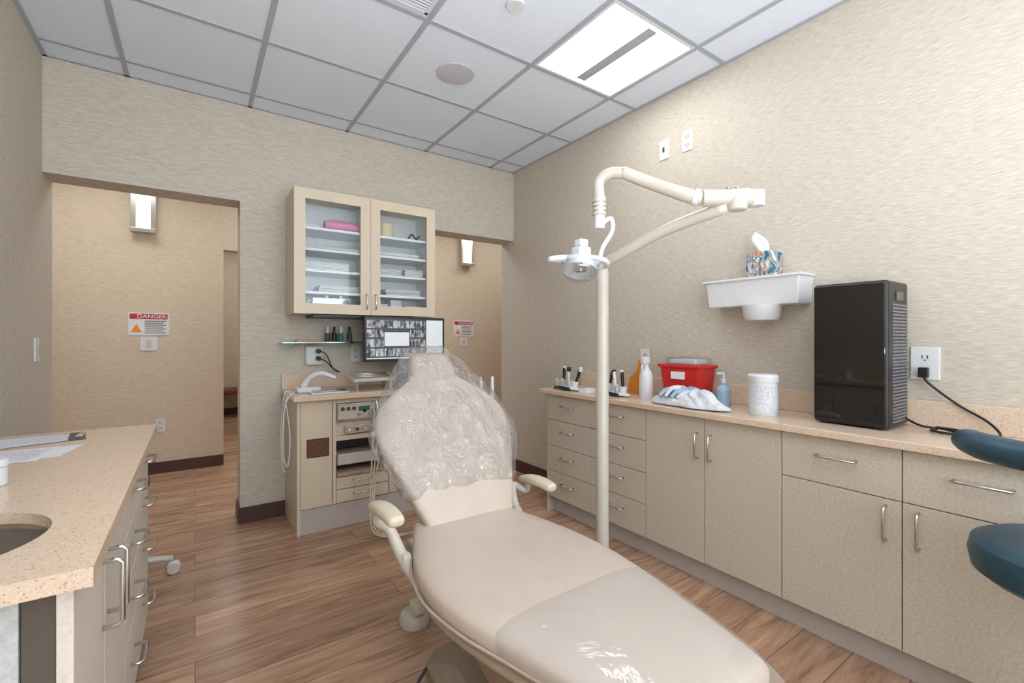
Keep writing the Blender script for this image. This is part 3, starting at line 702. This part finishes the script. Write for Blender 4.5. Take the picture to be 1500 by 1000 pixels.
sweep('arm_bend',[A+Vector((.06,-.085,-.005)),A+Vector((.02,-.03,.0)),A+Vector((-.005,.005,-.03)),A+Vector((-.005,.005,-.10))],.023,'offw',g,n=16)
D=A+Vector((-.005,.005,0))
cyl('drop_collar',(D.x,D.y,1.70),.028,.08,'offw',g); cyl('drop_post',(D.x,D.y,1.645),.022,.06,'white',g)
for k_ in range(3): cyl('collar_ring_%d'%k_,(D.x,D.y,1.715+.018*k_),.0295,.004,'metal',g)
sweep('yoke',[(D.x,D.y,1.66),(D.x+.045,D.y-.02,1.69),(D.x+.055,D.y-.02,1.64),(D.x+.02,D.y-.0,1.57),(D.x-.005,D.y,1.50)],.010,'white',g,n=10)
H=Vector((1.285,1.36,1.475))
sweep('handle_ring',[H+Vector((-.12,.05,.03)),H+Vector((-.09,.02,.035)),H+Vector((.0,-.05,.035)),H+Vector((.07,-.06,.03)),H+Vector((.13,-.02,.02)),H+Vector((.12,.03,.015)),H+Vector((.03,.06,.03)),H+Vector((-.07,.08,.035)),H+Vector((-.12,.05,.03))],.011,'white',g,n=10)
q=Vector((-.30,-.20,-.9))
lathe('reflector',[(.004,.0),(.03,.002),(.058,.022),(.068,.050),(.071,.050),(.061,.018),(.032,-.008),(.004,-.01)],H+Vector((.0,.0,.03)),'white',g,32,axis=q,closed=True)
lathe('shield',[(.0,.078),(.05,.076),(.066,.064),(.073,.045),(.078,.02),(.074,.0)],H+Vector((.0,.0,.03)),'shield',g,32,axis=q,closed=True)
box('bulb_mount',H.x-.018,H.x+.018,H.y-.018,H.y+.018,H.z-.02,H.z+.02,'metal',g,.006)
box('lamp_housing',H.x-.03,H.x+.035,H.y-.03,H.y+.03,H.z+.025,H.z+.085,'white',g,.012,3)
box('lamp_cap',H.x-.018,H.x+.025,H.y-.02,H.y+.02,H.z+.085,H.z+.115,'white',g,.006,3)
sweep('lamp_arm',[H+Vector((.02,0,.04)),H+Vector((.06,0,.03)),(D.x-.005,D.y,1.50)],.012,'white',g,n=10)
# ------------------------------------------------------------ RIGHT WALL SHELF
g=grp('wall_glove_dispenser_shelf')
ya,yb=.955,1.415
V=[(XR,ya,1.35),(XR,yb,1.35),(2.26,yb-.01,1.35),(2.26,ya+.01,1.35),(XR,ya-.01,1.485),(XR,yb+.01,1.485),(2.25,yb,1.485),(2.25,ya,1.485)]
mk('body',V,[(0,1,2,3),(4,7,6,5),(0,4,5,1),(1,5,6,2),(2,6,7,3),(3,7,4,0)],'white',g,bevel=.006)
boxes('top_rim',[(2.238,XR,ya-.015,yb+.015,1.478,1.490)],'white',g,.003)
lathe('lower_cup',[(.0,.0),(.07,.0),(.082,.02),(.09,.075),(.0,.075)],(2.29,1.14,1.277),'white',g,closed=True)
g=grp('tissue_box')
box('carton',2.262,2.375,1.085,1.205,1.4905,1.612,'tissue',g,.002)
V=[];F=[]
N=16
for j,(r,z,dy) in enumerate(((.020,1.611,0),(.026,1.635,.006),(.036,1.665,.016),(.030,1.695,.034),(.008,1.722,.050))):
    for k in range(N):
        a=2*math.pi*k/N; rr=r*(1+.30*math.sin(3*a+j*.6)); V.append((2.318+rr*math.cos(a)*.55,1.142+dy+rr*math.sin(a),z+.012*math.sin(2*a+1)*(j/4)))
for j in range(4):
    for k in range(N): F.append((j*N+k,j*N+(k+1)%N,(j+1)*N+(k+1)%N,(j+1)*N+k))
F.append(tuple(4*N+k for k in range(N)))
mk('tissue',V,F,'paper',g,smooth=True,sub=1)
# ------------------------------------------------------------ BLACK UNIT
g=grp('air_purifier'); bx0,bx1,by0,by1,bz0,bz1=2.12,2.355,.597,.848,CZ+.006,1.41
box('body',bx0+.006,bx1,by0,by1,bz0,bz1,'black',g,.012,3)
box('front_panel',bx0,bx0+.012,by0+.006,by1-.004,bz0+.012,bz1-.008,'gblack',g,.004)
boxes('feet',[(bx0+.02,bx0+.05,by0+.02,by0+.05,CZ,bz0+.01),(bx0+.02,bx0+.05,by1-.05,by1-.02,CZ,bz0+.01),(bx1-.05,bx1-.02,by0+.02,by0+.05,CZ,bz0+.01),(bx1-.05,bx1-.02,by1-.05,by1-.02,CZ,bz0+.01)],'black',g)
vs=[]
for j in range(36):
    z=bz0+.02+j*.0128
    for i in range(8): vs.append((bx0+.055+i*.021,bx0+.055+i*.021+.0135,by0-.004,by0,z,z+.0065))
boxes('side_vents',vs,'mesh',g)
box('side_handle',bx0+.09,bx0+.17,by0-.003,by0,bz1-.075,bz1-.04,'gblack',g,.006)
sweep('power_cord',[(bx1-.03,by0,CZ+.03),(bx1-.05,by0-.05,CZ+.012),(2.30,.50,CZ+.008),(2.24,.50,CZ+.008),(2.22,.44,CZ+.008),(2.27,.42,CZ+.014),(2.31,.50,CZ+.012),(2.26,.46,CZ+.014),(2.22,.37,CZ+.008),(2.28,.33,CZ+.012),(2.335,.37,CZ+.05),(2.35,.45,CZ+.10),(2.352,.53,CZ+.17),(2.352,.55,1.04)],.0045,'black',g,n=8)
box('plug',XR-.035,XR-.008,.535,.565,1.035,1.075,'black',g,.004)
# ------------------------------------------------------------ COUNTER ITEMS
g=grp('disinfectant_wipes_canister'); lathe('body',[(.0,0),(.056,0),(.06,.006),(.06,.15),(.0,.15)],(2.14,1.06,CZ),'white',g,closed=True)
lathe('lid',[(.0,.15),(.063,.15),(.064,.155),(.064,.178),(.058,.185),(.0,.186)],(2.14,1.06,CZ),'white',g,closed=True)
lathe('label',[(.0605,.02),(.0605,.135)],(2.14,1.06,CZ),'print',g,closed=True)
g=grp('sharps_container')
V=[(2.20,1.44,CZ),(2.345,1.44,CZ),(2.345,1.64,CZ),(2.20,1.64,CZ),(2.185,1.415,CZ+.19),(2.35,1.415,CZ+.19),(2.35,1.665,CZ+.19),(2.185,1.665,CZ+.19)]
mk('tub',V,[(0,3,2,1),(4,5,6,7),(0,1,5,4),(1,2,6,5),(2,3,7,6),(3,0,4,7)],'red',g,bevel=.012,seg=3)
box('lid_rim',2.178,2.355,1.405,1.675,CZ+.185,CZ+.203,'red',g,.006)
box('lid_top',2.20,2.345,1.44,1.64,CZ+.203,CZ+.24,'shield',g,.01,3); box('lid_flap',2.22,2.34,1.46,1.62,CZ+.203,CZ+.23,'paper',g,.006)
box('label',2.176,2.186,1.50,1.58,CZ+.125,CZ+.165,'paper',g)
g=grp('soap_pump_bottle'); lathe('bottle',[(.0,0),(.034,0),(.036,.01),(.036,.085),(.014,.11),(.014,.12),(.0,.12)],(2.24,1.31,CZ),'blue',g,closed=True)
cyl('pump_collar',(2.24,1.31,CZ+.12),.013,.02,'white',g); sweep('nozzle',[(2.24,1.31,CZ+.14),(2.24,1.31,CZ+.165),(2.205,1.325,CZ+.168)],.006,'white',g,n=8,smooth=4)
g=grp('spray_bottle'); lathe('bottle',[(.0,0),(.036,0),(.039,.01),(.039,.12),(.034,.15),(.014,.185),(.013,.20),(.0,.20)],(2.15,1.73,CZ),'white',g,closed=True)
box('trigger_head',2.115,2.175,1.717,1.743,CZ+.20,CZ+.24,'white',g,.006,3); sweep('trigger',[(2.125,1.73,CZ+.205),(2.112,1.73,CZ+.18),(2.115,1.73,CZ+.155)],.005,'white',g,n=8)
g=grp('amber_light_shield')
V=[];o_=[(-.055,0),(.055,0),(.06,.10),(.035,.125),(.018,.14),(.016,.21),(0,.222),(-.016,.21),(-.018,.14),(-.035,.125),(-.06,.10)]
for d in (0,.004):
    for a,z in o_: V.append((2.245+d+z*.28,1.895+a,CZ+.001+z))
n=len(o_); F=[tuple(range(n))[::-1],tuple(range(n,2*n))]+[(k,(k+1)%n,n+(k+1)%n,n+k) for k in range(n)]
mk('paddle',V,F,'amber',g)
def holder(x,y,nm):
    g=grp('syringe_holder')
    sweep('tray',[(x-.02,y+.13,CZ+.012),(x,y+.04,CZ+.014),(x,y-.05,CZ+.014),(x-.01,y-.12,CZ+.012)],[.02,.045,.045,.02],'white',g,n=14,flat=.28)
    for i in range(3):
        yy=y+.06-.06*i; lathe('cup_%d'%i,[(.0,.02),(.02,.02),(.026,.06),(.023,.06),(.018,.03),(.0,.03)],(x+.01,yy,CZ),'white',g,20,closed=True)
        tx=random.uniform(-.01,.02); ty=random.uniform(-.03,.03)
        sweep('tip_%d'%i,[(x+.01,yy,CZ+.03),(x+.01+tx,yy+ty*.5,CZ+.09),(x+.01+tx*1.6,yy+ty,CZ+.15)],[.007,.010,.013],'black' if i!=1 else 'white',g,n=10)
        cyl('cap_%d'%i,(x+.01+tx*1.6,yy+ty,CZ+.125),.014,.03,'white' if i!=1 else 'black',g,n=14)
        sweep('barrel_%d'%i,[(x-.02,yy+.02,CZ+.03),(x-.045,yy+.0,CZ+.06),(x-.06,yy-.02,CZ+.075)],[.012,.012,.006],'white',g,n=10)
    sweep('gripper',[(x-.03,y+.1,CZ+.012),(x-.05,y+.02,CZ+.02),(x-.04,y-.07,CZ+.012)],.009,'black',g,n=10)
holder(2.07,2.32,'a'); holder(2.10,1.93,'b')
g=grp('instrument_pouch'); 
for i in range(4): box('pouch_%d'%i,2.02+.01*i,2.12+.01*i,2.085+.01*i,2.16+.01*i,CZ+.001+.005*i,CZ+.0055+.005*i,'paper',g,.001)
def pile(name,cxx,cyy,rx,ry,h,mat,parent,seed):
    random.seed(seed); N=44;Mr=12;V=[];F=[]
    ph=[random.uniform(0,6) for _ in range(6)]
    for j in range(Mr):
        t=j/(Mr-1); r=math.cos(t*math.pi/2)**.6 if j<Mr-1 else .02; z=h*math.sin(t*math.pi/2)
        for k in range(N):
            a=2*math.pi*k/N
            w_=1+.10*math.sin(3*a+ph[0])+.08*math.sin(5*a+ph[1]+t*4)+.06*math.sin(9*a+ph[2])
            V.append((cxx+rx*r*w_*math.cos(a),cyy+ry*r*w_*math.sin(a),CZ+.002+z*(1+.25*math.sin(4*a+ph[3]+t*5)*t+.16*math.sin(11*a+t*8)*t)))
    for j in range(Mr-1):
        for k in range(N): F.append((j*N+k,j*N+(k+1)%N,(j+1)*N+(k+1)%N,(j+1)*N+k))
    F.append(tuple(range(N))[::-1]); F.append(tuple((Mr-1)*N+k for k in range(N)))
    return mk(name,V,F,mat,parent,smooth=True,sub=1)
g=grp('towel_pile')
pile('white_wrap',2.065,1.385,.08,.20,.055,'linen',g,3)
pile('blue_cloth',2.085,1.42,.065,.13,.08,'blue',g,8)
pile('white_cloth',2.05,1.32,.05,.10,.075,'linen',g,12)
for i in range(4):
    b=1.49-.035*i; h_=.086+.010*math.sin(i*1.7)
    sweep('fold_%d'%i,[(2.01,b+.04,CZ+.045),(2.04,b+.025,CZ+h_-.012),(2.075,b-.005,CZ+h_-.006),(2.11,b-.03,CZ+h_-.02),(2.14,b-.05,CZ+.04)],[.012,.020,.022,.02,.012],'linen' if i%2 else 'blue',g,n=12,flat=.6)
g=grp('bench'); box('seat',-.1,1.6,7.9,8.38,.36,.42,'bench',g,.01); boxes('legs',[(-.05,.0,7.95,8.0,0,.36),(1.5,1.55,7.95,8.0,0,.36),(-.05,.0,8.3,8.35,0,.36),(1.5,1.55,8.3,8.35,0,.36)],'base',g)
# ------------------------------------------------------------ origins for groups
bpy.context.view_layer.update()
for e in [o for o in S.objects if o.type=='EMPTY' and not o.parent]:
    mn=Vector((1e9,)*3); mx_=Vector((-1e9,)*3)
    for c in e.children:
        for b in c.bound_box:
            p=c.matrix_world@Vector(b)
            for i in range(3): mn[i]=min(mn[i],p[i]); mx_[i]=max(mx_[i],p[i])
    loc=Vector(((mn.x+mx_.x)/2,(mn.y+mx_.y)/2,mn.z))
    e.location=loc
    for c in e.children: c.matrix_parent_inverse=Matrix.Translation(-loc)
# ------------------------------------------------------------ added fill light
def area(name,loc,rot,size,power,col):
    l=bpy.data.lights.new(name,'AREA'); l.shape='SQUARE'; l.size=size; l.energy=power; l.color=col
    o=bpy.data.objects.new(name,l); COL.objects.link(o); o.location=loc; o.rotation_euler=rot; return o
area('added_ceiling_fill',(.35,-.40,1.1),(math.pi,0,0),1.3,70,(.92,.96,1))  # unseen upward lamp, added to brighten the ceiling
# ------------------------------------------------------------ world, camera
W=bpy.data.worlds.new('World'); S.world=W; W.use_nodes=True
W.node_tree.nodes['Background'].inputs[0].default_value=(.86,.93,1,1); W.node_tree.nodes['Background'].inputs[1].default_value=5.2
cam=bpy.data.cameras.new('Camera'); co=bpy.data.objects.new('Camera',cam); COL.objects.link(co)
co.location=(0,0,1.19); co.rotation_euler=(math.radians(90),0,-math.radians(34.8))
cam.lens=16.03; cam.sensor_width=36; cam.shift_y=-5/1500; cam.clip_start=.02
S.camera=co
S.view_settings.view_transform='Standard'
S.view_settings.exposure=0
